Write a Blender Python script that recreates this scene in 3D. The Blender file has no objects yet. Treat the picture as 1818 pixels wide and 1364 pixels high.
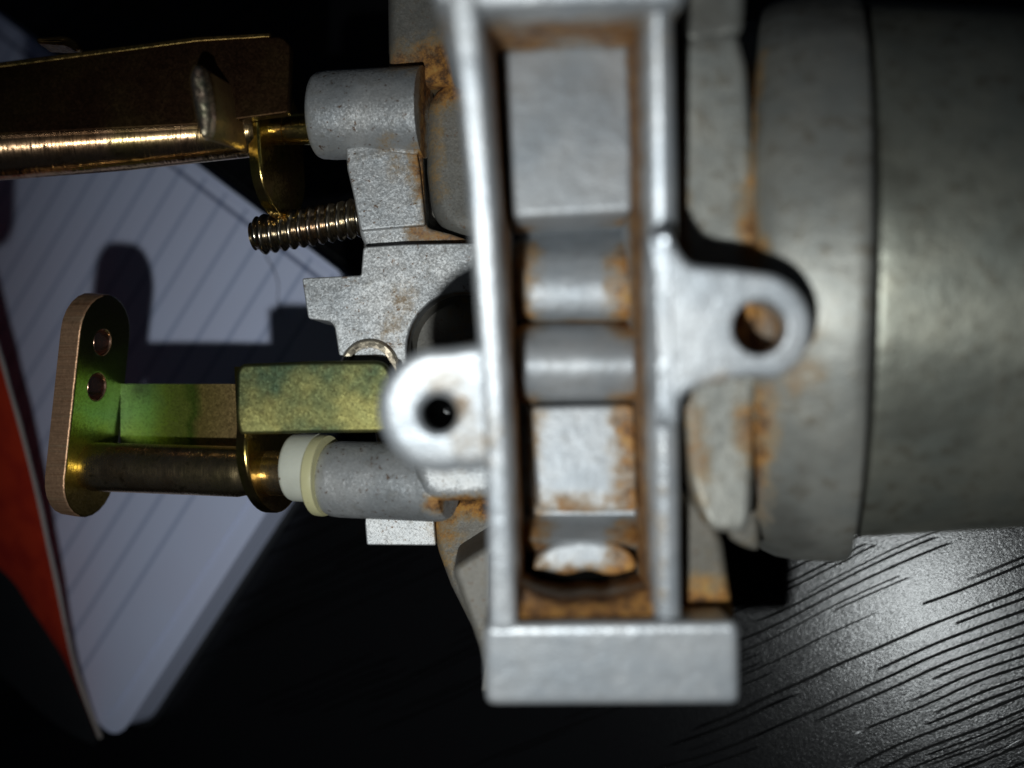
import bpy, bmesh, math, random
from mathutils import Vector, Matrix
from mathutils.geometry import tessellate_polygon
from mathutils import noise as mnoise
R = math.radians
random.seed(4)
scene = bpy.context.scene
# one Blender unit = 1 cm
scene.unit_settings.system = 'METRIC'
scene.unit_settings.scale_length = 0.01

# ------------------------------------------------------------------ camera
CAM = Vector((0, 0, 9.0)); FPX = 2200.0; CX, CY = 909.0, 682.0
cd = bpy.data.cameras.new('camera'); cam = bpy.data.objects.new('camera', cd)
scene.collection.objects.link(cam); scene.camera = cam
cam.location = CAM
cd.sensor_width = 36.0; cd.lens = FPX / 1818 * 36.0
cd.clip_start = 0.1; cd.clip_end = 500
cd.dof.use_dof = True; cd.dof.focus_distance = 8.95; cd.dof.aperture_fstop = 0.185

# ------------------------------------------------------------------ world: an almost black room
world = bpy.data.worlds.new("World"); scene.world = world; world.use_nodes = True
bg = world.node_tree.nodes['Background']
bg.inputs[0].default_value = (0.55, 0.7, 1.0, 1); bg.inputs[1].default_value = 0.012

# ------------------------------------------------------------------ the phone's flash, beside the lens
ld = bpy.data.lights.new('flash_lamp', 'SPOT'); flash = bpy.data.objects.new('flash_lamp', ld)
scene.collection.objects.link(flash)
LPOS = Vector((-0.98, -1.70, 9.0)); flash.location = LPOS
flash.rotation_euler = (Vector((0.45, -0.75, 0)) - LPOS).to_track_quat('-Z', 'Y').to_euler()
ld.energy = 2050; ld.shadow_soft_size = 0.13; ld.color = (0.93, 0.99, 1.0)
ld.spot_size = R(70); ld.spot_blend = 1.0

scene.view_settings.view_transform = 'Standard'; scene.view_settings.look = 'None'
scene.view_settings.exposure = 0.0; scene.view_settings.gamma = 1.0

# ------------------------------------------------------------------ helpers
def ray(px, py): return Vector(((px - CX) / FPX, -(py - CY) / FPX, -1.0))
def W(px, py, z): return CAM + ray(px, py) * (9.0 - z)
class Plane:
    """z = z0 + tx*x + ty*y"""
    def __init__(s, z0, tx=0.0, ty=0.0): s.z0, s.tx, s.ty = z0, tx, ty
    def z(s, x, y): return s.z0 + s.tx * x + s.ty * y
    def hit(s, px, py):
        d = ray(px, py)
        t = (s.z0 - 9.0) / (d.z - s.tx * d.x - s.ty * d.y)
        return CAM + d * t
    def up(s, dz): return Plane(s.z0 + dz, s.tx, s.ty)
def flat(z): return Plane(z)

TABLE = Plane(-0.5 - 0.384 * 3.16 - 0.09 * 1.72, 0.384, -0.09)
FL = Plane(2.62, 0.0, 0.27)                   # face of the flange

def round_poly(pts, rad, seg=5):
    """round the corners of a 2-D outline"""
    if rad <= 0: return [Vector(p[:2]) for p in pts]
    out = []; n = len(pts)
    for i in range(n):
        a, b, c = Vector(pts[i-1][:2]), Vector(pts[i][:2]), Vector(pts[(i+1) % n][:2])
        r = pts[i][2] if len(pts[i]) > 2 else rad
        u, v = a - b, c - b
        if u.length < 1e-6 or v.length < 1e-6: out.append(b); continue
        d = min(r, u.length * .48, v.length * .48)
        if d < 1e-4 or abs(u.normalized().dot(v.normalized())) > .985: out.append(b); continue
        p, q = b + u.normalized() * d, b + v.normalized() * d
        for k in range(seg + 1):
            t = k / seg
            out.append(p * (1-t)**2 + b * 2*t*(1-t) + q * t*t)
    return out
def arc(cx, cy, r, a0, a1, n=16, ry=None):
    ry = ry or r
    return [(cx + r * math.cos(R(a0 + (a1-a0)*k/n)), cy - ry * math.sin(R(a0 + (a1-a0)*k/n)), 0) for k in range(n+1)]
def circ(cx, cy, r, n=36, ry=None): return arc(cx, cy, r, 0, 360 - 360/n, n-1, ry)

def area2(p):
    return sum(p[i-1].x * p[i].y - p[i].x * p[i-1].y for i in range(len(p))) / 2
def inset(p, d):
    """offset a CCW polygon inwards by d"""
    out = []; n = len(p)
    for i in range(n):
        a, b, c = p[i-1], p[i], p[(i+1) % n]
        e1 = (b - a); e2 = (c - b)
        if e1.length < 1e-7 or e2.length < 1e-7: out.append(b.copy()); continue
        n1 = Vector((-e1.y, e1.x)).normalized(); n2 = Vector((-e2.y, e2.x)).normalized()
        m = n1 + n2
        if m.length < 1e-4: out.append(b.copy()); continue
        m.normalize(); k = max(.45, m.dot(n1))
        out.append(b + m * (d / k))
    return out

class MB:
    """collects surfaces and links them as ONE mesh object"""
    def __init__(s): s.bm = bmesh.new()
    def prism2(s, outer, holes, fz_top, zb, r, shift=(0, 0), draft=0.0, seg=4, frame=None, hr=None):
        """outer, holes: 2-D world outlines; fz_top(x,y) height; rounded upper rim of radius r"""
        bm = s.bm; frame = frame or (lambda v: v)
        if area2(outer) < 0: outer = outer[::-1]
        hs = [h if area2(h) < 0 else h[::-1] for h in holes]
        tops = []
        for li, loop in enumerate([outer] + hs):
            rr = r if li == 0 else (hr if hr is not None else r)
            rings = []
            sh = Vector(shift)
            for k in range(seg + 1):
                t = k / seg * math.pi / 2
                p = inset(loop, rr * (1 - math.sin(t)))
                rings.append([frame(Vector((q.x, q.y, fz_top(q.x, q.y) - rr * (1 - math.cos(t))))) for q in p])
            pb = inset(loop, -draft if li == 0 else draft)
            rings.append([frame(Vector((q.x + sh.x, q.y + sh.y, zb(q.x, q.y) if callable(zb) else zb))) for q in pb])
            vr = [[bm.verts.new(v) for v in ring] for ring in rings]
            n = len(loop)
            for a, b in zip(vr, vr[1:]):
                for i in range(n):
                    j = (i + 1) % n
                    try: bm.faces.new((a[j], a[i], b[i], b[j])).smooth = True
                    except ValueError: pass
            tops.append((rings[0], vr[0], vr[-1], rings[-1]))
        for which, vi, flip in ((0, 1, False), (3, 2, True)):
            loops = [[Vector((v.x, v.y, 0)) for v in t[which]] for t in tops] if frame.__name__ == '<lambda>' else None
            if loops is None:
                loops = [[Vector((v.x, v.y, 0)) for v in (inset(l, r if which == 0 else 0))] for l in [outer] + hs]
            allv = [v for t in tops for v in t[vi]]
            for tri in tessellate_polygon(loops):
                vs = [allv[i] for i in tri]
                if len(set(vs)) < 3: continue
                try: f = bm.faces.new(vs)
                except ValueError: continue
                if not flip:
                    for e in f.edges: e.smooth = True
                f.smooth = False
        return s
    def prism(s, pts, top, zb, r=0.03, rc=12, holes=(), shift=(0, 0), draft=0.0, hr=None, seg=4):
        """pts in photo pixels, lying on the plane top"""
        if not isinstance(top, Plane): top = flat(top)
        k = r * 1.2 * FPX / (9.0 - top.z(*top.hit(*pts[0][:2]).to_2d()))
        pts = [(p[0], p[1]) if len(p) < 3 else (p[0], p[1], 0 if p[2] == 0 else max(p[2], k)) for p in pts]
        o = [top.hit(*p).to_2d() for p in round_poly(pts, max(rc, k))]
        hs = [[top.hit(*p[:2]).to_2d() for p in h] for h in holes]
        return s.prism2(o, hs, top.z, zb, r, shift, draft, seg, hr=hr)
    def lathe(s, p0, p1, prof, seg=48, caps=True, fn=None):
        """prof: list of (t along axis in cm, radius)"""
        a = (p1 - p0).normalized(); u = a.cross(Vector((0, 0, 1)) if abs(a.z) < .95 else Vector((0, 1, 0))).normalized(); v = u.cross(a)
        rings = []
        for (t, rad) in prof:
            ring = []
            for k in range(seg):
                ph = 2 * math.pi * k / seg
                rr = rad if fn is None else fn(t, ph, rad)
                ring.append(s.bm.verts.new(p0 + a * t + (u * math.cos(ph) + v * math.sin(ph)) * rr))
            rings.append(ring)
        for A, B in zip(rings, rings[1:]):
            for i in range(seg):
                j = (i + 1) % seg
                s.bm.faces.new((A[i], A[j], B[j], B[i])).smooth = True
        if caps:
            s.bm.faces.new(rings[0][::-1]); s.bm.faces.new(rings[-1])
        return s
    def grid(s, rows, smooth=True):
        vr = [[s.bm.verts.new(p) for p in row] for row in rows]
        for A, B in zip(vr, vr[1:]):
            for i in range(len(A) - 1):
                s.bm.faces.new((A[i], A[i+1], B[i+1], B[i])).smooth = smooth
        return vr
    def slab(s, rows, thick):
        """a closed sheet of some thickness under a grid of points"""
        lo = [[p + Vector((0, 0, -thick)) for p in row] for row in rows]
        a = s.grid(rows); b = s.grid([r_[::-1] for r_ in lo])
        nr, nc = len(rows), len(rows[0])
        def q(v1, v2, v3, v4):
            s.bm.faces.new((v1, v2, v3, v4))
        for i in range(nr - 1):
            q(a[i][0], a[i+1][0], b[i+1][nc-1], b[i][nc-1]); q(a[i+1][nc-1], a[i][nc-1], b[i][0], b[i+1][0])
        for j in range(nc - 1):
            q(a[0][j+1], a[0][j], b[0][nc-1-j], b[0][nc-2-j]); q(a[nr-1][j], a[nr-1][j+1], b[nr-1][nc-2-j], b[nr-1][nc-1-j])
        return s
    def build(s, name, m, parent=None, sharp=38):
        bm = s.bm
        bmesh.ops.recalc_face_normals(bm, faces=bm.faces)
        for e in bm.edges:
            if len(e.link_faces) == 2:
                fa, fb = e.link_faces
                if fa.smooth != fb.smooth: e.smooth = True
                if fa.normal.angle(fb.normal, 0) > R(sharp): e.smooth = False
        for f in bm.faces: f.smooth = True
        me = bpy.data.meshes.new(name); bm.to_mesh(me); bm.free()
        me.materials.append(m)
        o = bpy.data.objects.new(name, me); scene.collection.objects.link(o)
        if parent:
            o.parent = parent
            bpy.context.view_layer.update()
            o.matrix_parent_inverse = parent.matrix_world.inverted()
        # face-weighted normals keep flat faces flat beside their rounded rims
        w = o.modifiers.new('weighted', 'WEIGHTED_NORMAL'); w.keep_sharp = True; w.weight = 80
        return o
def empty(name, loc, label, cat):
    o = bpy.data.objects.new(name, None); scene.collection.objects.link(o)
    o.location = loc; o.empty_display_size = .3; o['label'] = label; o['category'] = cat
    bpy.context.view_layer.update()
    return o

# ------------------------------------------------------------------ materials
class NT:
    def __init__(s, name):
        s.m = bpy.data.materials.new(name); s.m.use_nodes = True; s.t = s.m.node_tree
        s.b = s.t.nodes['Principled BSDF']; s.L = s.t.links
    def n(s, ty, **kw):
        nd = s.t.nodes.new(ty)
        for k, v in kw.items(): setattr(nd, k, v)
        return nd
    def set(s, sock, v):
        if isinstance(v, bpy.types.NodeSocket): s.L.new(v, sock)
        elif isinstance(v, (tuple, list)) and len(v) == 3 and sock.type == 'RGBA': sock.default_value = (*v, 1)
        else: sock.default_value = v
    def math(s, op, a, b=0.0, c=0.0, clamp=False):
        nd = s.n('ShaderNodeMath', operation=op, use_clamp=clamp)
        for i, x in enumerate((a, b, c)): s.set(nd.inputs[i], x)
        return nd.outputs[0]
    def vm(s, op, a, b=None, out=0, scale=None):
        nd = s.n('ShaderNodeVectorMath', operation=op); s.set(nd.inputs[0], a)
        if b is not None: s.set(nd.inputs[1], b)
        if scale is not None: s.set(nd.inputs[3], scale)
        return nd.outputs[out]
    def noise(s, vec, scale, detail=3, rough=.55, col=False, dist=0):
        nd = s.n('ShaderNodeTexNoise'); s.set(nd.inputs['Vector'], vec)
        nd.inputs['Scale'].default_value = scale; nd.inputs['Detail'].default_value = detail
        nd.inputs['Roughness'].default_value = rough; nd.inputs['Distortion'].default_value = dist
        return nd.outputs['Color' if col else 'Fac']
    def ramp(s, f, stops, interp='LINEAR'):
        nd = s.n('ShaderNodeValToRGB'); s.set(nd.inputs[0], f); cr = nd.color_ramp; cr.interpolation = interp
        while len(cr.elements) < len(stops): cr.elements.new(.5)
        for e, (p, c) in zip(cr.elements, stops):
            e.position = p; e.color = (c, c, c, 1) if isinstance(c, (int, float)) else (*c, 1)
        return nd.outputs[0]
    def mix(s, f, a, b, mode='MIX'):
        nd = s.n('ShaderNodeMix', data_type='RGBA', blend_type=mode)
        s.set(nd.inputs[0], f); s.set(nd.inputs[6], a); s.set(nd.inputs[7], b)
        return nd.outputs[2]
    def smooth(s, x, a, b):
        nd = s.n('ShaderNodeMapRange', interpolation_type='SMOOTHSTEP'); s.set(nd.inputs[0], x)
        nd.inputs[1].default_value = a; nd.inputs[2].default_value = b
        nd.inputs[3].default_value = 0; nd.inputs[4].default_value = 1
        return nd.outputs[0]
    def bump(s, h, strength, dist, prev=None):
        nd = s.n('ShaderNodeBump'); s.set(nd.inputs['Height'], h)
        nd.inputs['Strength'].default_value = strength; nd.inputs['Distance'].default_value = dist
        if prev is not None: s.L.new(prev, nd.inputs['Normal'])
        return nd.outputs[0]
    def pos(s): return s.n('ShaderNodeNewGeometry').outputs['Position']
    def seg_mask(s, P, a, b, rad):
        """0..1: closeness to the segment a-b (world points), 1 on it, 0 at rad"""
        ab = b - a; L2 = max(ab.length_squared, 1e-6)
        ap = s.vm('SUBTRACT', P, tuple(a))
        t = s.math('DIVIDE', s.vm('DOT_PRODUCT', ap, tuple(ab), out=1), L2, clamp=True)
        q = s.vm('SUBTRACT', ap, s.vm('SCALE', tuple(ab), scale=t))
        d = s.vm('LENGTH', q, out=1)
        return s.math('SUBTRACT', 1.0, s.math('DIVIDE', d, rad), clamp=True)

def sparkle(m, P, scale, k):
    """every grain of the blasted surface leans its own way and glints"""
    v = m.n('ShaderNodeTexVoronoi'); m.set(v.inputs['Vector'], P); v.inputs['Scale'].default_value = scale
    off = m.vm('SCALE', m.vm('SUBTRACT', v.outputs['Color'], (.5, .5, .5)), scale=k)
    N = m.n('ShaderNodeNewGeometry').outputs['Normal']
    return m.vm('NORMALIZE', m.vm('ADD', N, off))
def cast_metal(name, base=(.40, .40, .41), rust=(), rough=.5, metal=.55, grain=1.0, speck=.5, dirt=.3, wash=.7, mot=.6):
    m = NT(name); P = m.pos()
    n1 = m.noise(P, 2.3, 4, .6); n2 = m.noise(P, 9, 4, .65); n3 = m.noise(P, 62, 3, .7); n4 = m.noise(P, 120, 2, .6)
    dark = tuple(c * .42 for c in base); lite = tuple(min(.9, c * 1.35) for c in base)
    c = m.mix(m.smooth(n1, .35, .68), base, tuple(x * (.78, .82, .86)[i] for i, x in enumerate(base)))
    c = m.mix(m.math('MULTIPLY', m.smooth(n3, .5, .72), .45 * mot), c, dark)
    c = m.mix(m.math('MULTIPLY', m.smooth(n4, .55, .74), .5 * mot), c, lite)
    c = m.mix(m.math('MULTIPLY', m.smooth(n2, .50, .75), dirt), c, (.17, .135, .085))
    sp = m.math('MULTIPLY', m.math('MAXIMUM', m.smooth(m.noise(P, 17, 3, .65), .62, .72), m.smooth(m.noise(P, 33, 2, .6), .66, .72)), speck)
    c = m.mix(sp, c, (.12, .06, .025))
    tot = None
    for (a, b, rad, k) in rust:
        g = m.math('MULTIPLY', m.seg_mask(P, a, b, rad * 1.55), k * 1.15)
        tot = g if tot is None else m.math('MAXIMUM', tot, g)
    if tot is not None:
        w = m.math('ADD', m.math('MULTIPLY', m.math('SUBTRACT', n2, .5), 1.5), m.math('MULTIPLY', m.math('SUBTRACT', n3, .5), .7))
        x = m.math('ADD', tot, m.math('MULTIPLY', w, m.smooth(tot, .02, .3)))
        c = m.mix(m.math('MULTIPLY', m.smooth(x, .06, .62), wash), c, (.27, .165, .05))
        rm = m.math('MULTIPLY', m.smooth(x, .38, .90), .92)
        rc = m.ramp(m.noise(P, 11, 5, .75), [(.32, (.025, .012, .006)), (.43, (.14, .055, .012)), (.54, (.38, .165, .03)), (.66, (.44, .24, .055)), (.75, (.32, .26, .13))])
        c = m.mix(rm, c, rc)
        m.set(m.b.inputs['Metallic'], m.math('MULTIPLY', m.math('SUBTRACT', 1.0, m.smooth(x, .15, .6)), metal))
        m.set(m.b.inputs['Roughness'], m.math('ADD', rough, m.math('MULTIPLY', rm, .3)))
    else:
        m.b.inputs['Metallic'].default_value = metal; m.b.inputs['Roughness'].default_value = rough
    # broad patches where handling has dulled the casting
    c = m.mix(m.math('MULTIPLY', m.smooth(m.noise(P, 1.1, 3, .6), .48, .66), dirt), c, tuple(x * .5 for x in base))
    m.L.new(c, m.b.inputs['Base Color'])
    sn = sparkle(m, P, 95, .22 * grain)
    h = m.bump(n3, .30 * grain, .007, sn); h = m.bump(n2, .45, .016, h); h = m.bump(n1, .22, .04, h)
    m.L.new(h, m.b.inputs['Normal'])
    return m.m

def zinc(name, stops, rough=.33, metal=1.0, scale=1.6, stretch=(1, 1, 1), grain=.25, gscale=45, off=(0, 0, 0), grime=.5):
    """yellow chromated steel: colour bands drift over the plating"""
    m = NT(name); P = m.pos()
    q = m.vm('MULTIPLY', m.vm('ADD', P, off), stretch)
    f = m.noise(q, scale, 3, .55)
    c = m.ramp(f, stops)
    g = m.noise(P, 14, 4, .65)
    c = m.mix(m.math('MULTIPLY', m.smooth(g, .52, .72), grime), c, (.05, .035, .018))
    m.L.new(c, m.b.inputs['Base Color']); m.b.inputs['Metallic'].default_value = metal
    m.set(m.b.inputs['Roughness'], m.math('ADD', rough - .08, m.math('MULTIPLY', g, .2)))
    fn = m.noise(P, gscale, 3, .6)
    m.L.new(m.bump(fn, grain * .5, .006, sparkle(m, P, gscale * 1.2, .5 * grain)), m.b.inputs['Normal'])
    return m.m

F = lambda px, py, dz=0.0: FL.up(dz).hit(px, py)
rust_fl = [(F(915, 60, -.7), F(935, 1060, -.7), .34, 1.0), (F(1128, 60, -.6), F(1150, 1060, -.6), .32, 1.05),
           (F(910, 1070, -.5), F(1160, 1070, -.6), .33, 1.1), (F(870, 20, -.5), F(1150, 30, -.5), .3, .9),
           (F(835, 590, -.3), F(868, 860, -.35), .14, .8), (F(800, 690), F(845, 780), .15, .42),
           (F(1270, 690), F(1330, 685, -.1), .1, .6), (F(1349, 582, -.15), F(1349, 582, -.5), .11, 1.5),
           (F(1165, 860, -.1), F(1170, 1060, -.1), .08, .35)]
M_fl = cast_metal('flange_metal', (.56, .57, .58), rust_fl, rough=.42, metal=.5, grain=.6, speck=.15, dirt=.12, mot=.35)
M_shine = cast_metal('rib_shine_metal', (.66, .67, .68), rough=.33, metal=.6, grain=.8, speck=0, dirt=0, mot=.3)  # paler copy of the flange metal; the rib's highlight is put into colour
M_rust = cast_metal('rusty_hole', (.5, .24, .06), [(F(1349, 582, -.3), F(1349, 582, -.6), .9, 3)], rough=.7, metal=0, grain=.6, speck=0, dirt=.2)
rust_in = [(W(890, 85, 1.9), W(935, 1040, 1.5), .16, .9), (W(1122, 100, 1.9), W(1130, 1030, 1.6), .15, 1.0), (W(945, 90, 1.9), W(950, 100, 1.9), .07, 1.0),
           (W(950, 905, 1.8), W(1130, 905, 1.8), .09, .7), (W(1122, 740, 1.8), W(1122, 900, 1.8), .075, .9), (W(925, 1040, 1.3), W(1150, 1040, 1.3), .3, 1.1),
           (W(1110, 480, 1.6), W(1112, 600, 1.6), .12, .9), (W(905, 450, 1.3), W(915, 560, 1.3), .15, 1.0), (W(950, 575, 1.6), W(1100, 560, 1.6), .07, .6), (W(1000, 1022, 1.6), W(1110, 1016, 1.6), .08, .8), (W(920, 1085, 2), W(1150, 1085, 2), .2, 1.6), (W(960, 940, 1.5), W(965, 1000, 1.5), .08, .7)]
M_in = cast_metal('channel_metal', (.43, .44, .45), rust_in, rough=.52, metal=.45, grain=.4, speck=.3, dirt=.2, mot=.35)
rust_b = [(W(745, 150, .2), W(760, 330, .2), .13, 1.0), (W(745, 140, .1), W(800, 125, .1), .24, 1.2), (W(755, 330, .2), W(770, 415, .2), .08, .8),
          (W(735, 415, .2), W(835, 432, .2), .08, .8), (W(730, 600, .2), W(830, 520, .2), .07, 1.0), (W(775, 883, .1), W(870, 883, .1), .14, 1.4), (W(775, 890, .7), W(870, 888, .7), .09, 1.1),
          (W(775, 900, 0), W(850, 1120, 0), .18, 1.1), (W(690, 40, 0), W(692, 140, 0), .04, .9), (W(820, 560, .1), W(835, 640, .1), .17, 1.0),
          (W(690, 250, .3), W(700, 300, .3), .1, .4), (W(690, 600, .3), W(720, 520, .3), .10, .35)]
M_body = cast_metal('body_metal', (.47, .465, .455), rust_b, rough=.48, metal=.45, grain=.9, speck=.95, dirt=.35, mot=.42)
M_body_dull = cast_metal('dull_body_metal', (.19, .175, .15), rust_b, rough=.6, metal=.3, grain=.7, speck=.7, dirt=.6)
rust_r = [(W(1325, 100, 1.9), W(1345, 450, 2.3), .10, .85), (W(1345, 450, 2.3), W(1345, 700, 2.3), .09, .8), (W(1215, 300, 2.2), W(1215, 880, 2.1), .05, .6), (W(1230, 915, 2.0), W(1320, 905, 2.0), .05, .9), (W(1345, 700, 2.3), W(1330, 940, 1.6), .12, .85),
          (W(1180, 20, 2.2), W(1300, 40, 2.0), .12, .8), (W(1230, 1000, 1.6), W(1290, 1090, 1.6), .4, .9), (W(1480, 500, 2.2), W(1480, 590, 2.2), .16, .5),
          (W(1370, 690, 2.4), W(1420, 660, 2.4), .13, .65), (W(1350, 580, 2.42), W(1356, 580, 2.42), .19, 3.2), (W(1225, 720, 2.2), W(1240, 880, 2), .09, .6)]
M_bowlrim = cast_metal('bowl_rim_metal', (.37, .36, .32), rust_r, rough=.50, metal=.55, grain=.45, speck=.4, dirt=.75, mot=.45)
M_bowl = cast_metal('bowl_metal', (.43, .425, .35), [(W(1570, 470, 2.0), W(1570, 560, 2.0), .2, .45)], rough=.46, metal=.8, grain=.35, speck=.35, dirt=.7, mot=.35)
M_pit = cast_metal('pit_shade_black', (.002, .0018, .0015), rough=.95, metal=0, grain=.5, speck=0, dirt=0)
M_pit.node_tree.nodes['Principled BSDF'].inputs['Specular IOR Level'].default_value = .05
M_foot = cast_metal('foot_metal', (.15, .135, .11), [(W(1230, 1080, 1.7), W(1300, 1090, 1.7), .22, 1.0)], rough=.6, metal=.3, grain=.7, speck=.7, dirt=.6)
M_gasket_shade = cast_metal('gasket_and_shade_black', (.012, .012, .012), rough=.6, metal=0, grain=.5, speck=0, dirt=0)

M_green = zinc('zinc_green', [(.30, (.30, .15, .06)), (.42, (.10, .17, .03)), (.5, (.22, .33, .05)), (.57, (.14, .34, .22)), (.66, (.42, .36, .06)), (.8, (.38, .2, .08))], rough=.42, scale=1.3, off=(3.3, 1, 2), grain=.55, gscale=55, grime=.35)
M_olive = zinc('zinc_olive', [(.32, (.07, .10, .055)), (.45, (.14, .145, .06)), (.56, (.24, .22, .08)), (.7, (.28, .28, .11))], rough=.5, scale=2.2, off=(1.3, .2, 0), grain=.22, gscale=60, grime=.45)
M_gold = zinc('zinc_gold', [(.3, (.36, .17, .08)), (.48, (.62, .43, .14)), (.6, (.55, .45, .10)), (.75, (.6, .3, .18))], rough=.17, scale=2.0, grain=.15, gscale=50, grime=.55)
M_copper = zinc('zinc_copper', [(.3, (.58, .31, .17)), (.45, (.80, .48, .28)), (.55, (.66, .38, .22)), (.68, (.76, .50, .30))], metal=.75, rough=.46, scale=2.0, stretch=(.6, 14, .6), grain=.35, gscale=60, grime=.3)
M_dim = zinc('zinc_dim_edge', [(.3, (.16, .08, .03)), (.5, (.30, .18, .06)), (.7, (.22, .16, .05))], rough=.38, grain=.5)
M_tab = zinc('zinc_tab', [(.3, (.30, .16, .09)), (.5, (.42, .28, .12)), (.7, (.30, .30, .12))], rough=.5, grain=.3, grime=.5)
M_tabedge = zinc('zinc_tab_glint', [(.3, (.75, .45, .35)), (.5, (.85, .72, .5)), (.62, (.5, .6, .35)), (.75, (.7, .4, .3))], rough=.33, scale=5, grain=.5)  # paler copy of the tab metal; the rim's glint is put into colour
M_liner = zinc('zinc_hole_liner', [(.3, (.75, .36, .24)), (.5, (.85, .50, .34)), (.7, (.7, .4, .3))], rough=.22, grain=.1)
M_bronze = zinc('zinc_bronze', [(.3, (.55, .33, .16)), (.5, (.88, .64, .36)), (.7, (.7, .55, .25))], rough=.25, scale=2.2, grain=.12, gscale=50, grime=.7)
M_rose = zinc('zinc_rose', [(.3, (.5, .27, .13)), (.5, (.68, .42, .24)), (.7, (.5, .36, .14))], rough=.17, scale=2.0, grain=.12, gscale=50, grime=.7)
M_brown = zinc('zinc_brown', [(.3, (.035, .016, .010)), (.5, (.06, .03, .015)), (.7, (.08, .05, .02))], rough=.5, scale=2.0, grain=.3, gscale=60, grime=.2)
M_screw = zinc('zinc_screw', [(.3, (.36, .30, .24)), (.5, (.46, .40, .30)), (.7, (.5, .38, .28))], rough=.2, scale=3.0, grain=.15, gscale=30, grime=.3)

def plated(name, axis, stops, rough, grain, lo, hi):
    """chromate colour, with painted dark reflections on the end plate, running along one axis"""
    m = NT(name); P = m.pos(); sep = m.n('ShaderNodeSeparateXYZ'); m.set(sep.inputs[0], P)
    f = m.math('DIVIDE', m.math('SUBTRACT', sep.outputs[axis], lo), hi - lo)
    f = m.math('ADD', f, m.math('MULTIPLY', m.math('SUBTRACT', m.noise(P, 3.0, 3, .6), .5), .22))
    c = m.ramp(f, stops)
    c = m.mix(m.math('MULTIPLY', m.smooth(m.noise(P, 60, 3, .6), .45, .7), .35), c, (.03, .025, .01))
    m.L.new(c, m.b.inputs['Base Color']); m.b.inputs['Metallic'].default_value = .92; m.b.inputs['Roughness'].default_value = rough
    m.L.new(m.bump(m.noise(P, 50, 3, .6), grain * .5, .006, sparkle(m, P, 70, .4 * grain)), m.b.inputs['Normal'])
    return m.m
M_web = plated('zinc_web', 0, [(0, (.28, .36, .20)), (.18, (.23, .34, .14)), (.36, (.28, .34, .07)), (.52, (.28, .33, .06)), (.58, (.13, .20, .03)), (.66, (.36, .27, .08)), (1, (.42, .28, .12))], .45, .3, W(228, 0, -.5).x, W(425, 0, -.2).x)
M_plate = plated('zinc_plate', 1, [(0, (.10, .07, .015)), (.12, (.24, .16, .04)), (.22, (.62, .46, .08)), (.34, (.30, .36, .05)), (.46, (.20, .32, .12)), (.62, (.16, .24, .05)), (.75, (.10, .11, .04)), (1, (.06, .05, .03))], .36, .2, W(0, 920, -.2).y, W(0, 515, -.2).y)  # plating bands; the dark top also paints in a reflection of black surroundings
def turned(mat, k=1.5, fq=260):
    """turning marks round a shaft spread its highlight along the axis"""
    t = mat.node_tree; bump = [n for n in t.nodes if n.type == 'BUMP'][0]
    m = NT.__new__(NT); m.m = mat; m.t = t; m.b = t.nodes['Principled BSDF']; m.L = t.links
    P = m.pos(); f = m.noise(m.vm('MULTIPLY', P, (fq, 9, 9)), 1.0, 2, .6)
    N = m.n('ShaderNodeNewGeometry').outputs['Normal']
    off = m.vm('SCALE', (1, 0, .3), scale=m.math('MULTIPLY', m.math('SUBTRACT', f, .42), k))
    m.L.new(m.vm('NORMALIZE', m.vm('ADD', N, off)), bump.inputs['Normal'])
turned(M_bronze, .6, 600); turned(M_rose)
def plastic(name, col, sss=.1):
    m = NT(name); P = m.pos()
    c = m.mix(m.math('MULTIPLY', m.smooth(m.noise(P, 4, 3), .45, .7), .4), col, tuple(x * .8 for x in col))
    c = m.mix(m.smooth(m.noise(P, 13, 2, .5), .70, .76), c, (.12, .08, .04))
    m.L.new(c, m.b.inputs['Base Color']); m.b.inputs['Roughness'].default_value = .45
    m.b.inputs['Subsurface Weight'].default_value = sss; m.b.inputs['Subsurface Radius'].default_value = (.08, .07, .05)
    m.L.new(m.bump(m.noise(P, 30, 2), .15, .01), m.b.inputs['Normal'])
    return m.m
M_white = plastic('white_nylon', (.62, .62, .52)); M_cream = plastic('cream_nylon', (.58, .54, .30))

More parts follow.
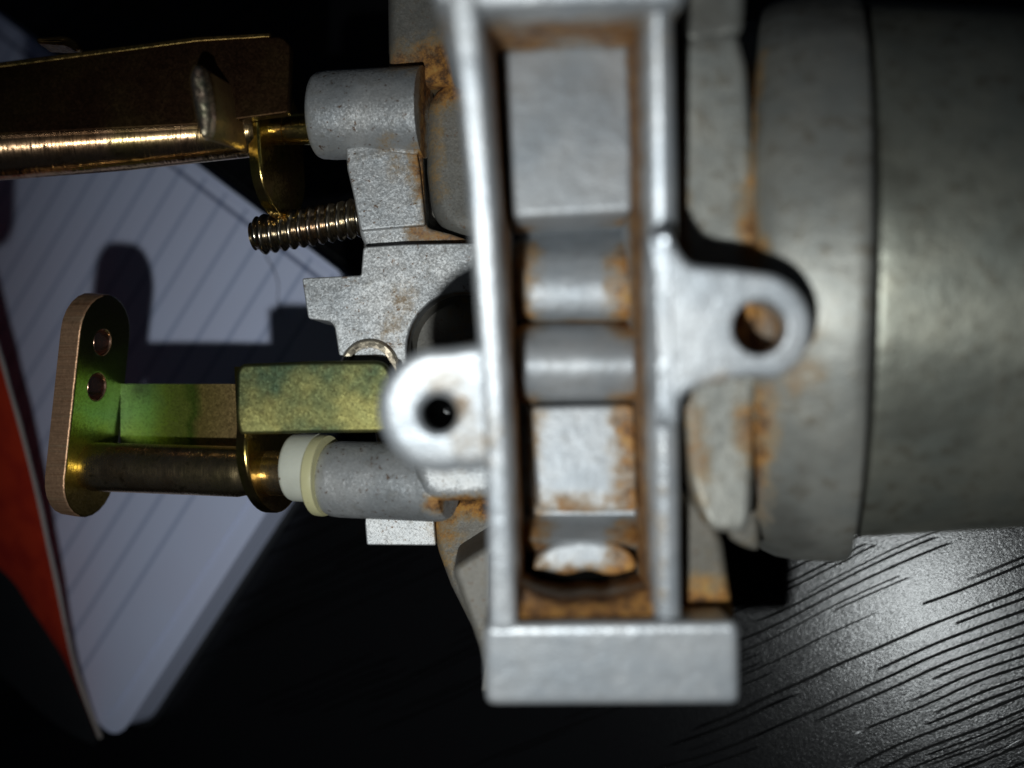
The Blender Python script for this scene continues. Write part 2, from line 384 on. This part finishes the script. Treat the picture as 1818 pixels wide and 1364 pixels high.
def table_material():
    m = NT('black_woodgrain_laminate'); P = m.pos()
    rot = m.n('ShaderNodeMapping', vector_type='TEXTURE'); m.set(rot.inputs['Vector'], P)
    rot.inputs['Rotation'].default_value = (0, 0, R(27))
    q = rot.outputs[0]
    warp = m.vm('MULTIPLY', m.noise(m.vm('MULTIPLY', q, (.35, .7, .5)), 1.0, 2, .5, col=True), (0, .30, 0))
    q2 = m.vm('ADD', q, warp)
    # long pore lines laid in rows, each broken up on its own and gathered in clusters
    sep = m.n('ShaderNodeSeparateXYZ'); m.set(sep.inputs[0], q2)
    def pores(rowh, lw, seed, th, fx):
        v = m.math('DIVIDE', sep.outputs[1], rowh); cell = m.math('FLOOR', v); fr = m.math('FRACT', v)
        wn = m.n('ShaderNodeTexWhiteNoise', noise_dimensions='1D'); m.set(wn.inputs['W'], m.math('ADD', cell, seed))
        cen = m.math('ADD', .3, m.math('MULTIPLY', wn.outputs['Value'], .4))
        ln = m.smooth(m.math('ABSOLUTE', m.math('SUBTRACT', fr, cen)), lw, lw * .45)
        cv = m.n('ShaderNodeCombineXYZ'); m.set(cv.inputs[0], m.math('MULTIPLY', sep.outputs[0], fx)); m.set(cv.inputs[1], m.math('MULTIPLY', cell, 7.31)); m.set(cv.inputs[2], seed)
        on = m.noise(cv.outputs[0], 1.0, 2, .5)
        cl = m.noise(m.vm('MULTIPLY', m.vm('ADD', q2, (seed, seed, 0)), (.25, 1.1, 0)), 1.0, 2, .5)
        return m.math('MULTIPLY', ln, m.smooth(m.math('ADD', on, m.math('MULTIPLY', m.math('SUBTRACT', cl, .5), 1.6)), th, th + .03))
    groove = m.math('MAXIMUM', pores(.070, .15, 3.0, .61, .24), pores(.036, .20, 11.0, .67, .34))
    fine = m.noise(m.vm('MULTIPLY', q, (1, 1.5, 1)), 44, 3, .7)
    c = m.mix(groove, (.004, .004, .0045), (.001, .0008, .0008))
    m.L.new(c, m.b.inputs['Base Color'])
    m.set(m.b.inputs['Specular IOR Level'], m.math('SUBTRACT', .30, m.math('MULTIPLY', groove, .24)))
    m.set(m.b.inputs['Roughness'], m.math('ADD', .195, m.math('MULTIPLY', groove, .25)))
    h = m.bump(fine, .26, .005, sparkle(m, P, 110, .04))
    h = m.bump(m.math('SUBTRACT', 1.0, groove), .9, .012, h)
    m.L.new(h, m.b.inputs['Normal'])
    return m.m
M_table = table_material()

# ------------------------------------------------------------------ the tabletop
t = MB()
def tp(x, y, dz=0): return Vector((x, y, TABLE.z(x, y) + dz))
t.slab([[tp(x, y) for x in (-26, -10, 0, 10, 26)] for y in (-26, -10, 0, 10, 26)][::-1], .9)
table = t.build('tabletop', M_table)
table['kind'] = 'structure'; table['label'] = 'black laminate tabletop with embossed wood grain'

# ------------------------------------------------------------------ the notebook
NB = TABLE.up(.48)
nbC = NB.hit(700, 556); nbA = NB.hit(0, 30); nbB = NB.hit(205, 1318)
uA = (nbA - nbC).normalized(); uB = (nbB - nbC).normalized()
nN = Vector((-TABLE.tx, -TABLE.ty, 1)).normalized()
def paper(name, ruled):
    m = NT(name); P = m.pos()
    rel = m.vm('SUBTRACT', P, tuple(nbC))
    d = m.vm('DOT_PRODUCT', rel, tuple(uA), out=1)
    e = m.vm('DOT_PRODUCT', rel, tuple(uB), out=1)
    col = (.61, .66, .86)
    c = m.mix(m.math('MULTIPLY', m.smooth(m.noise(P, 1.2, 2), .4, .7), .3), col, (.60, .61, .78))
    if ruled:
        sp = .285
        fr = m.math('FRACT', m.math('DIVIDE', d, sp))
        ln = m.smooth(m.math('ABSOLUTE', m.math('SUBTRACT', fr, .5)), .12, .03)
        ln = m.math('MULTIPLY', ln, m.smooth(d, .62, .63))
        c = m.mix(m.math('MULTIPLY', ln, .42), c, (.12, .19, .36))
        mg = m.smooth(m.math('ABSOLUTE', m.math('SUBTRACT', e, .16)), .03, .012)
        c = m.mix(m.math('MULTIPLY', mg, .7), c, (.04, .06, .14))
    else:
        k = m.noise(m.vm('MULTIPLY', P, (1, 1, 1)), 1, 1)
        h = m.vm('DOT_PRODUCT', rel, tuple(nN), out=1)
        w = m.noise(m.vm('SCALE', tuple(nN), scale=m.math('MULTIPLY', h, 60)), 1.0, 2, .7)
        c = m.mix(m.math('MULTIPLY', m.smooth(w, .4, .65), .35), c, (.24, .26, .34))
    m.L.new(c, m.b.inputs['Base Color']); m.b.inputs['Roughness'].default_value = .75
    m.b.inputs['Specular IOR Level'].default_value = .25
    m.L.new(m.bump(m.noise(P, 30, 3), .12, .01), m.b.inputs['Normal'])
    return m.m
M_page = paper('ruled_paper', True); M_block = paper('paper_stack', False)
nbroot = empty('notebook', NB.up(-.4).hit(300, 800), 'open lined notepad with a red cover, lying under the brass levers', 'notebook')
LA, LB = 8.5, (nbB - nbC).length
def nbp(a, b, h=0.0): return nbC + uA * a + uB * b + nN * h
def sheet(a0, b0, a1, b1, h, th, rc=.12, lift=0.0):
    """a sheet, corner rounded, lying in the notebook's plane"""
    pts = round_poly([(a0, b0), (a1, b0), (a1, b1), (a0, b1)], rc, 6)
    mb = MB()
    fr = lambda v: nbp(v.x, v.y, v.z)
    o = [Vector(p) for p in pts]
    if area2(o) < 0: o.reverse()
    n = len(o)
    top = [mb.bm.verts.new(fr(Vector((p.x, p.y, h)))) for p in o]; bot = [mb.bm.verts.new(fr(Vector((p.x, p.y, h - th)))) for p in o]
    mb.bm.faces.new(top); mb.bm.faces.new(bot[::-1])
    for i in range(n): mb.bm.faces.new((top[i-1], top[i], bot[i], bot[i-1]))
    return mb
sheet(.03, .03, LA, LB - .02, -.035, .39, .25).build('page_block', M_block, nbroot)
sheet(.0, .0, LA, LB, -.018, .012, .22).build('page', M_block, nbroot)
sheet(.20, .055, LA, LB - .08, .0, .012, .2).build('page', M_page, nbroot)
M_black = cast_metal('black_card', (.012, .012, .013), rough=.5, metal=0, grain=.3, speck=0, dirt=0)
sheet(-.03, -.03, LA, LB + .02, -.43, .045, .3).build('back_cover', M_black, nbroot)
# the red front cover, curling up and away on the left
def red_mat():
    m = NT('red_card'); P = m.pos()
    c = m.mix(m.smooth(m.noise(P, 3, 4), .35, .7), (.58, .040, .010), (.42, .022, .008))
    m.L.new(c, m.b.inputs['Base Color']); m.b.inputs['Roughness'].default_value = .5
    m.L.new(m.bump(m.noise(P, 25, 3), .2, .01), m.b.inputs['Normal']); return m.m
edge = [(-150, 150, 1.6), (-60, 430, 1.35), (0, 640, 1.15), (52, 830, .9), (92, 1010, .62), (132, 1190, .28), (176, 1312, .03)]
def curve(t, pts):
    n = len(pts) - 1; i = min(int(t * n), n - 1); f = t * n - i
    p = [Vector(pts[max(0, min(n, i + k))]) for k in (-1, 0, 1, 2)]
    return .5 * ((2 * p[1]) + (p[2] - p[0]) * f + (2*p[0] - 5*p[1] + 4*p[2] - p[3]) * f*f + (3*p[1] - p[0] - 3*p[2] + p[3]) * f**3)
fold = [(-700, 760, .5), (-420, 860, .5), (-160, 905, .45), (0, 1010, .4), (58, 1085, .32), (118, 1180, .18), (172, 1305, .0)]
outb = [(-700, 960, .1), (-420, 1060, .1), (-160, 1100, .1), (0, 1200, .1), (60, 1255, .06), (118, 1298, .03), (168, 1324, -.02)]
def prow(c, n=40): return [NB.up(v.z).hit(v.x, v.y) for v in (curve(k / n, c) for k in range(n + 1))]
E_, Fo, Ou = prow(edge), prow(fold), prow(outb)
def between(A, B, n, bow=0.0):
    rows = []
    for j in range(n + 1):
        s_ = j / n
        rows.append([a.lerp(b, s_) + Vector((0, 0, bow * math.sin(math.pi * s_) * (a - b).length)) for a, b in zip(A, B)])
    return rows
cov = MB().slab(between(E_, Fo, 10, .03), .03).build('cover', red_mat(), nbroot)
MB().slab(between(Fo, Ou, 4), .03).build('cover_spine', M_black, nbroot)
M_edge = plastic('cut_card_edge', (.45, .40, .36), 0)
E2 = [e + Vector((.022, .010, 0)) for e in E_]
ce = MB(); ce.slab([[e + Vector((mnoise.noise(e * 4) * .008, 0, .004)) for e in E2], [e + Vector((0, 0, .004)) for e in E_]][::-1], .035)
ce.build('cover_edge', M_edge, cov)

# ------------------------------------------------------------------ the carburetor
car = empty('carburetor', W(1000, 700, -1.2), 'grey cast metal carburetor with rust stains and brass coloured lever shafts', 'carburetor')

# --- flange: two long ribs joined by end blocks, with two pierced ears
g = MB()
barL = [(778, -120), (790, 0), (812, 150), (830, 330), (842, 500), (856, 700), (864, 900), (868, 1130), (918, 1130), (912, 960), (904, 780), (894, 600), (882, 400), (866, 200), (851, 0), (840, -120)]
g.prism(barL, FL, lambda x, y: FL.z(x, y) - 1.9, r=.045, rc=3, shift=(.10, .12), draft=.02)
barR = [(1140, -120), (1192, -120), (1196, 0), (1203, 300), (1206, 700), (1210, 1000), (1212, 1125), (1164, 1125), (1160, 1000), (1154, 700), (1148, 300), (1143, 0)]
g.prism(barR, FL.up(-.13), lambda x, y: FL.z(x, y) - 1.9, r=.07, rc=4, shift=(-.03, .14), draft=.02)
g.build('flange_rib', M_fl, car)
MB().prism([(858, 1110), (1313, 1105), (1315, 1252), (862, 1254)], FL, 1.1, r=.05, rc=16, shift=(.0, -.02)).build('end_block', M_fl, car)
MB().prism([(740, -160), (1260, -160), (1215, 12), (1150, 12), (860, 20), (770, 14)], FL.up(-.02), 1.0, r=.06, rc=14, shift=(0, .1)).build('end_block', M_fl, car)
# left ear
el = [(905, 850), (868, 832), (830, 840)] + [(p[0], p[1], 0) for p in arc(781, 728, 113, -72, -258, 30)][0:] + [(800, 615), (860, 606), (885, 585), (905, 640)]
g = MB()
g.prism(el, FL.up(-.03), lambda x, y: FL.z(x, y) - .34, r=.08, rc=8, holes=[circ(778, 735, 33)], hr=.045, draft=-.0, seg=6)
g.build('mounting_ear', M_fl, car)
g = MB(); c0 = FL.up(-.35).hit(778, 735)
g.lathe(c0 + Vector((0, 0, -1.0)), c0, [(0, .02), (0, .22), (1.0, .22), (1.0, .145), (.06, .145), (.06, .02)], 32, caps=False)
g.build('screw_hole', M_gasket_shade, car)  # black lining; the shade inside the hole is put into its colour
# right ear with the raised rib it grows from
er = [(1152, 410, 14), (1185, 398, 14), (1202, 440), (1225, 470, 30), (1300, 476)] + arc(1346, 580, 97, 88, -72, 26)[1:] + [(1330, 668, 8), (1245, 686, 30), (1212, 700, 18), (1204, 762, 12), (1166, 764, 12), (1156, 600)]
g = MB()
g.prism(er, FL.up(.05), lambda x, y: FL.z(x, y) - .26, r=.04, rc=14, holes=[circ(1349, 582, 49)], hr=.018, seg=6)
g.build('mounting_ear', M_fl, car)
g = MB()
g.prism([(1158, 412), (1178, 405), (1192, 470), (1197, 600), (1196, 700), (1194, 755), (1172, 757), (1162, 600)], FL.up(.10), lambda x, y: FL.z(x, y) - .1, r=.075, rc=10, draft=.01, seg=7)
g.build('raised_rib', M_shine, car)

g = MB(); c0 = FL.up(-.22).hit(1349, 582)
g.lathe(c0 + Vector((0, 0, -.34)), c0, [(0, .001), (0, .22), (.34, .22), (.34, .158), (.06, .158), (.05, .10), (.04, .001)], 32, caps=False); g.build('screw_hole', M_rust, car)
# --- what lies in the channel between the ribs
def saddle():
    prof = []
    def add(py, z): prof.append((py, z))
    add(-60, 1.55); add(40, 1.6); add(80, 1.55); add(86, 1.5); add(384, 1.15); add(390, 1.12)
    for k in range(9): tt = k / 8; add(392 + 86 * tt, 1.10 + .48 * math.sin(tt * math.pi / 2)**1.0)
    add(500, 1.62); add(545, 1.60); add(562, 1.52); add(572, 1.38)
    for k in range(1, 16): a = k / 16 * math.pi; add(644 - 70 * math.cos(a), 1.38 + .36 * math.sin(a))
    add(716, 1.36); add(720, 1.3); add(908, 1.2); add(914, 1.2); add(935, 1.35); add(958, 1.45); add(968, 1.3); add(1008, 1.0)
    rows = []
    for (py, z) in prof:
        row = []
        for k in range(15):
            u = k / 14; x0 = 872 + (py) * .04; x1 = 1158 + py * .005
            px = x0 + (x1 - x0) * u
            side = max(0, abs(u - .5) * 2 - .70) / .30
            zz = z + (.22 if py < 1005 else 0) - .35 * side**2
            row.append(W(px, py, zz))
        rows.append(row)
    return rows
g = MB(); g.slab(saddle()[::-1], .25); g.build('channel_floor', M_in, car, sharp=50)
g = MB()
g.prism([(893, 88), (1000, 80), (1115, 80), (1122, 230), (1124, 376), (1020, 382), (912, 388), (902, 240)], 2.22, .9, r=.035, rc=14, draft=.03)
g.build('cast_pad', M_in, car)
MB().prism([(944, 722), (1125, 718), (1128, 800), (1132, 908), (1040, 912), (955, 908), (948, 800)], 1.76, .9, r=.03, rc=8, draft=.03).build('cast_pad', M_in, car)
g = MB()
g.prism([(850, 12), (1160, 12), (1150, 60), (1130, 82), (1000, 60), (900, 85), (885, 110)], 2.2, 1.2, r=.06, rc=20, shift=(0, .02), draft=.03)
c1 = W(1000, 18, 1.7)
g.build('bore_wall', M_in, car)
g = MB(); g.lathe(c1 + Vector((0, .25, 0)), c1 + Vector((0, -.22, .02)), [(0, .36), (.40, .36), (.46, .33), (.46, .2)], 40, caps=True); g.build('bore_ring', M_fl, car)
# plug at the lower end, in its pit
g = MB()
g.prism([(946, 1012), (955, 985), (985, 966), (1040, 958), (1095, 966), (1126, 988), (1132, 1012), (1085, 1024), (1045, 1012), (1005, 1022), (962, 1012)], 1.62, .8, r=.035, rc=10, seg=5)
g.build('plug_lip', M_in, car)
g = MB(); g.prism([(930, 1000), (1140, 1000), (1140, 1075), (930, 1075)], 1.385, .7, r=.02, rc=8); g.build('shaded_pit', M_pit, car)  # black slab near the opening; the pit's deep shade is painted as colour
g = MB(); g.prism([(900, 1015), (925, 1040), (960, 1064), (1010, 1076), (1045, 1066), (1075, 1074), (1128, 1052), (1165, 1040), (1165, 1112), (900, 1112)], Plane(1.93 - 1.5 * 1.19, 0, -1.5), .6, r=.04, rc=18, draft=.05); g.build('channel_end', M_in, car)

# --- body casting left of the flange
ax_th = R(17)
AX = Vector((math.cos(ax_th), -.01, math.sin(ax_th)))
g = MB()
g.prism([(688, -40), (1270, -40), (1262, 900), (1220, 1080), (870, 1090), (800, 1010), (772, 960), (700, 955), (640, 640), (645, 440), (640, 280), (690, 140)], -.25, -1.25, r=.05, rc=14)
g.prism([(905, -60), (1245, -60), (1245, 930), (1230, 1000), (900, 1000)], .85, -.4, r=.05, rc=10)
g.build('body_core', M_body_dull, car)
g = MB()   # upper flat web
FA = Plane(.42, .1, .05)
g.prism([(613, 262), (640, 240), (700, 160), (735, 150), (748, 240), (752, 330), (757, 404), (800, 415), (838, 428), (870, 440), (870, 452), (652, 442), (640, 420), (628, 350), (616, 300)], .18, -.5, r=.03, rc=10)
g.prism([(690, 150), (738, 146), (742, 200), (748, 262), (740, 275), (690, 270)], .27, -.5, r=.014, rc=5)
g.prism([(614, 262), (735, 245), (745, 300), (755, 400), (640, 410), (628, 350), (617, 300)], .25, -.5, r=.014, rc=5)
g.prism([(645, 439, 6), (720, 434), (920, 430), (930, 800), (720, 790), (712, 640), (700, 636), (602, 632, 4), (594, 580, 8), (586, 571, 5), (547, 566, 5), (536, 494, 6), (641, 489, 4)], .32, -.5, r=.010, rc=4, holes=[circ(822, 620, 100, 40, 102)], hr=.02)
g.prism([(650, 893, 5), (764, 882), (771, 930), (774, 969, 4), (651, 968, 4), (648, 930)], .22, -.5, r=.010, rc=4)
g.prism([(735, 778), (930, 770), (930, 890), (860, 890), (772, 892), (748, 880), (730, 830)], .80, -.4, r=.10, rc=14, seg=6)
g.build('gasket_face', M_body, car)
g = MB()   # half-round boss beside the lever, with the wire ring round it
c3 = W(660, 655, .2)
g.lathe(c3 + Vector((0, 0, -.4)), c3 + Vector((0, 0, .2)), [(0, .21), (.53, .21), (.56, .19), (.56, .15), (.50, .14), (.5, .02)], 40)
g.build('return_spring', M_screw, car)
g = MB()   # top boss carrying the upper shaft
p0 = W(562, 206, .02)
g.lathe(p0, p0 + Vector((math.cos(R(9)), 0, math.sin(R(9)))), [(0, .16), (0, .275), (.012, .295), (.04, .31), (.12, .318), (.80, .325)], 64); g.build('shaft_boss', M_body, car)
s0 = W(140, 828, -.30)
g = MB()   # lower boss
p0 = s0 + AX * 2.05 + Vector((0, -.03, -.03))
g.lathe(p0, p0 + AX, [(0, .14), (0, .23), (.012, .25), (.04, .262), (.10, .268), (.80, .268), (.86, .262), (.90, .24)], 64); g.build('shaft_boss', M_body, car)
g = MB()   # dark upper block and the sunk pocket under the rib
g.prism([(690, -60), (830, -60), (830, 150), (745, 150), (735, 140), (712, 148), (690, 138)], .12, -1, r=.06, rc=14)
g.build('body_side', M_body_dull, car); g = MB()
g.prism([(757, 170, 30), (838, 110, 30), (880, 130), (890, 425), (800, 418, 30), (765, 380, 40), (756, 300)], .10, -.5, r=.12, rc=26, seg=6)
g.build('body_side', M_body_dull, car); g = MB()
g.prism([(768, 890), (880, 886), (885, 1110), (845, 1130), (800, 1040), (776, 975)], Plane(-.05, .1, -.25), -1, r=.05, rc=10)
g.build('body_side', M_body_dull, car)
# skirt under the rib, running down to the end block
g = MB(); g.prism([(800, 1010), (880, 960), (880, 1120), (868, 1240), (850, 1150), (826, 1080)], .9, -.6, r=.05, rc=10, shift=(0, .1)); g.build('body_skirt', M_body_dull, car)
g = MB()
for (cx, cy, r_) in ((822, 620, .0),):
    cc = W(cx, cy, -.05); g.lathe(cc + Vector((0, 0, -.3)), cc, [(0, .44), (.30, .44), (.32, .38), (.25, .34), (.25, .05)], 40)
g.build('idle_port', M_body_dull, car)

# --- upper casting right of the flange, the bowl's rim and the float bowl
BTH = R(11.5)
BA = Vector((math.cos(BTH), -.012, math.sin(BTH))).normalized()
bc = W(1345 + 4, 500, .62)           # centre of the rim's left face
o0 = bc
g = MB()
def dent(t, ph, rad): return rad
g.lathe(o0 - BA * .62, o0, [(0, 1.30), (0, 1.60), (.03, 1.655), (.10, 1.68), (.45, 1.69), (.60, 1.70), (.66, 1.72)], 128, caps=True)
g.build('bowl_seat', M_bowlrim, car)
g = MB()
g.lathe(o0, o0 + BA, [(-.03, 1.60), (-.03, 1.72), (0, 1.765), (.04, 1.80), (.12, 1.835), (.25, 1.855), (.50, 1.86), (.565, 1.852), (.582, 1.835), (.584, 1.60)], 160, caps=True)
g.build('bowl_rim', M_bowlrim, car)
MB().lathe(o0, o0 + BA, [(.57, 1.55), (.575, 1.70), (.61, 1.705), (.615, 1.55)], 128).build('bowl_gasket', M_gasket_shade, car)
g = MB()
pr = [(.61, 1.55), (.612, 1.78), (.618, 1.792), (.64, 1.80), (.75, 1.795), (1.0, 1.775), (2.0, 1.70), (2.9, 1.62), (3.1, 1.58), (3.25, 1.48), (3.35, 1.3), (3.4, 1.0), (3.42, .4)]
ob = o0 + Vector((0, .045, .055)); pr = [(t_, r_ - .06 - .02 * t_) for t_, r_ in pr]
g.lathe(ob, ob + BA, pr, 160); g.build('float_bowl', M_bowl, car)
# lugs joining casting and flange
for pts, pl, rr, rcc in (
        ([(1216, 70), (1235, 50), (1310, 50), (1328, 120), (1340, 300), (1344, 560), (1340, 760), (1338, 860), (1334, 925), (1322, 948), (1262, 944), (1240, 900), (1226, 850), (1212, 700), (1208, 400), (1210, 200)], Plane(2.20, -.05, .08), .05, 14),
        ([(1205, 860), (1262, 915), (1285, 960), (1296, 1040), (1308, 1115), (1205, 1118)], Plane(1.9, 0, .12), .052, 10),
        ([(1285, 870), (1352, 870), (1352, 982), (1322, 974), (1292, 957)], Plane(1.55), .05, 8),
        ([(1190, -60), (1330, -60), (1322, 60), (1225, 85), (1205, 50)], Plane(2.3), .06, 20)):
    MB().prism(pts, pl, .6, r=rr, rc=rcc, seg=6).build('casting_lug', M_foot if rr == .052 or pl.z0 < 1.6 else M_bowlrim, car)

# --- levers and shafts
def local_plate(mb, org, U, V, N, outline, th, r=.015, holes=()):
    """a plate in the plane U,V through org, thickness th along N (from 0 to -th)"""
    def fr(v): return org + U * v.x + V * v.y + N * v.z
    mb.prism2([Vector(p[:2]) for p in outline], [[Vector(p[:2]) for p in h] for h in holes], lambda x, y: 0.0, -th, r, seg=3, frame=fr)
    return mb
# lower (choke) shaft: lever with end plate and web
lev = Vector((.11, 1, 0)).normalized()
Nn = Vector((math.cos(R(19)), -.10, math.sin(R(19)))).normalized()       # faces right and up
Vd = Nn.cross(lev).normalized()
if Vd.z > 0: Vd = -Vd                                       # into the depth
U_ = Vd.cross(Nn).normalized()
if U_.y < 0: U_ = -U_
q_top = W(155, 515, -.1); q_bot = W(110, 920, -.1)
org = W(128, 720, .0)
hgt = 405 / (FPX / 9.2); hw = .60
def stadium(u0, u1, v0, v1, n=12):
    r_ = (v1 - v0) / 2; vc = (v0 + v1) / 2
    pts = []
    for k in range(n + 1): a = math.pi * k / n; pts.append((u1 - r_ + r_ * math.sin(a), vc + r_ * math.cos(a)))
    for k in range(n + 1): a = math.pi * k / n; pts.append((u0 + r_ - r_ * math.sin(a), vc - r_ * math.cos(a)))
    return pts
def circ2(cx, cy, r_, n=28): return [(cx + r_ * math.cos(2*math.pi*k/n), cy + r_ * math.sin(2*math.pi*k/n)) for k in range(n)]
lever = empty('lever', org, '', ''); del lever['label']; del lever['category']; lever.parent = car
bpy.context.view_layer.update(); lever.matrix_parent_inverse = car.matrix_world.inverted()
g = MB(); local_plate(g, org, U_, Vd, Nn, stadium(-.84, .84, 0, hw), .17, .018, [circ2(.48, .27, .095), circ2(.145, .26, .10)])
endp = g.build('end_plate', M_plate, lever)
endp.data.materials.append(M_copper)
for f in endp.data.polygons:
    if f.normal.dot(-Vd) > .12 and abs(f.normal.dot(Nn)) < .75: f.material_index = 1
for (hx, hy, hr_) in ((.48, .27, .095), (.145, .26, .10)):
    hc = org + U_ * hx + Vd * hy  # copper liner added to give the hole wall its lit look
    g = MB(); g.lathe(hc - Nn * .16, hc, [(0, hr_ + .01), (0, hr_ - .004), (.15, hr_ - .004), (.158, hr_ + .004), (.15, hr_ + .01), (0, hr_ + .01)], 28, caps=False); g.build('hole_liner', M_liner, endp)
# web between the plates
wv = org + Vd * (hw - .02)
g = MB()
rows = []
for k in range(24):
    t_ = k / 23
    base = W(214 + (440 - 214) * t_, 730, wv.z + .03 + .30 * t_)
    bow = .02 * math.sin(t_ * math.pi)
    y0 = W(0, 682 + 0 * t_, base.z).y; y1 = W(0, 800, base.z).y
    rows.append([Vector((base.x, y0 + (y1 - y0) * s_, base.z + bow)) for s_ in (0, .03, .33, .66, 1)])
g.slab(rows, .12); g.build('web', M_web, lever)
# shaft
g = MB(); sx = AX
g.lathe(s0, s0 + sx, [(-.02, .09), (-.02, .20), (.02, .215), (.06, .20), (.075, .17), (.11, .168), (.14, .182), (1.35, .182), (1.40, .17), (1.50, .16), (2.05, .16)], 56)
g.build('lever_shaft', M_bronze, lever)
# second bracket: olive plate facing up, bent down at its left end
br = empty('lever', W(550, 700, .55), '', ''); del br['label']; del br['category']; br.parent = car
bpy.context.view_layer.update(); br.matrix_parent_inverse = car.matrix_world.inverted()
g = MB()
zt = .55
g.prism([(419, 660, 14), (428, 646, 10), (560, 641), (680, 640, 30), (696, 665), (700, 768), (560, 769), (424, 772, 6), (418, 740)], Plane(.62, .06, -.02), lambda x, y: .46 + .06 * x, r=.03, rc=8, seg=5)
g.build('top_plate', M_olive, br)
g = MB()
o2 = W(424, 705, .58)
Vb = Vector((.30, 0, -.95)).normalized(); Nb = Vector((.95, 0, .30)).normalized()
local_plate(g, W(438, 705, .42), Vector((-.07, 1, 0)).normalized(), Vb, Nb, [(.21, .0), (.21, .62)] + [(-.40 + .44 * math.cos(a_), .36 + .42 * math.sin(a_)) for a_ in [R(62 + k * 8) for k in range(30)]], .08, .02)
g.build('side_plate', M_gold, br)
# bushing and washer
g = MB(); b0 = s0 + AX * 1.77 + Vector((0, .045, 0))
g.lathe(b0, b0 + AX, [(0, .15), (0, .215), (.012, .232), (.035, .24), (.21, .242), (.21, .1)], 56); g.build('bushing', M_white, car)
b1 = b0 + AX * .195 + Vector((0, -.05, 0))
g = MB(); g.lathe(b1, b1 + AX, [(0, .15), (0, .268), (.015, .285), (.06, .288), (.085, .28), (.085, .1)], 56); g.build('washer', M_cream, car)

# upper (throttle) shaft
ul = empty('lever', W(300, 200, .2), '', ''); del ul['label']; del ul['category']; ul.parent = car
bpy.context.view_layer.update(); ul.matrix_parent_inverse = car.matrix_world.inverted()
g = MB(); u0 = W(-24, 259, .34); u1 = W(460, 228, .15)
dd = (u1 - u0).length
g.lathe(u0, u1, [(0, .235), (.02, .245), (dd * .5, .235), (dd - .08, .20), (dd - .03, .185), (dd, .14)], 56)
g.build('lever_shaft', M_rose, ul)
g = MB(); v0 = W(455, 229, .05); g.lathe(v0, W(575, 228, .12), [(0, .118), (.22, .118), (.225, .108), (.24, .108), (.245, .118), (.6, .118)], 48); g.build('shaft_pin', M_gold, ul)
g = MB()
Pl = Plane(.55, -.10, -.15)
g.prism([(-8, 119), (0, 118), (350, 72), (500, 64, 20), (516, 80), (512, 200), (350, 222), (0, 240), (-8, 241)], Pl, lambda x, y: Pl.z(x, y) - .11, r=.015, rc=6)
g.build('top_plate', M_brown, ul)
g = MB()
e0 = [(-8, 111), (0, 110), (350, 65), (480, 58), (480, 66), (350, 74), (0, 120), (-8, 121)]
g.prism(e0, Pl.up(.01), lambda x, y: Pl.z(x, y) - .10, r=.01, rc=2); g.build('plate_edge', M_dim, ul)
# upright bent tab
tab = [(334, 135, 12), (344, 112, 12), (358, 116, 12), (368, 150), (376, 200), (374, 235, 12), (362, 248, 12), (352, 235), (342, 190)]
g = MB(); g.prism(tab, .88, .25, r=.02, rc=10, shift=(.14, .0), seg=4, draft=-.02); g.build('bent_tab', M_tab, ul)
g = MB(); g.prism(tab, .93, .86, r=.05, rc=10, shift=(.012, 0), seg=6); g.build('tab_edge', M_tabedge, ul)
# round side plate seen on edge
g = MB()
o3 = W(460, 245, .32)
Na = Vector((.95, .02, .28)).normalized(); Va = Vector((.28, 0, -.95)).normalized(); Ua = Vector((-.06, 1, 0)).normalized()
local_plate(g, o3, Ua, Va, Na, stadium(-.52, .50, 0, .72, 14), .085, .02); g.build('side_plate', M_gold, ul)
# small far tip of another lug, catching the light at the upper left
g = MB(); g.prism([(62, 66), (115, 62), (132, 70), (142, 84), (135, 92), (118, 80), (64, 76)], .0, -.25, r=.03, rc=8); g.build('stop_lug', M_dim, ul)
# end plate of the upper lever, left of the frame
g = MB(); local_plate(g, W(-128, 400, .0), Vector((0, 1, 0)), Va, Na, stadium(-.55, .55, 0, .62), .15, .02); g.build('end_plate', M_green, ul)

# idle screw, threaded
g = MB(); w0 = W(450, 420, -.15); w1 = W(640, 386, -.02)
Lw = (w1 - w0).length
pitch = Lw / 11.2
prof = [(0.0, .06), (0.0, .105)] + [(.01 + (Lw) * k / 220, .138) for k in range(221)]
def thr(t, ph, rad):
    if rad < .13: return rad
    s_ = .5 + .5 * math.cos(2 * math.pi * (t / pitch) - ph)
    e = min(1, .55 + t / .05 * .45)
    return (.118 + .030 * s_ ** .5) * e
g.lathe(w0, w1, prof, 48, fn=thr); g.build('idle_screw', M_screw, car, sharp=80)

# a hair on the notepad
def hair(pts, label):
    mb = MB(); P = [NB.up(.03).hit(*p) for p in pts]
    prof = []
    rings = []
    N_ = 40
    for k in range(N_ + 1):
        v = curve(k / N_, [tuple(q) for q in P])
        rings.append([mb.bm.verts.new(v + Vector((.0035 * math.cos(a), .0035 * math.sin(a), .003 * math.cos(2 * a)))) for a in (0, 2.1, 4.2)])
    for A, B in zip(rings, rings[1:]):
        for i in range(3): mb.bm.faces.new((A[i], A[(i+1) % 3], B[(i+1) % 3], B[i]))
    o = mb.build('hair', M_gasket_shade); o['label'] = label; o['category'] = 'hair'
hair([(470, 452), (486, 480), (494, 508), (493, 530), (500, 560)], 'thin dark hair lying on the notepad below the threaded screw')
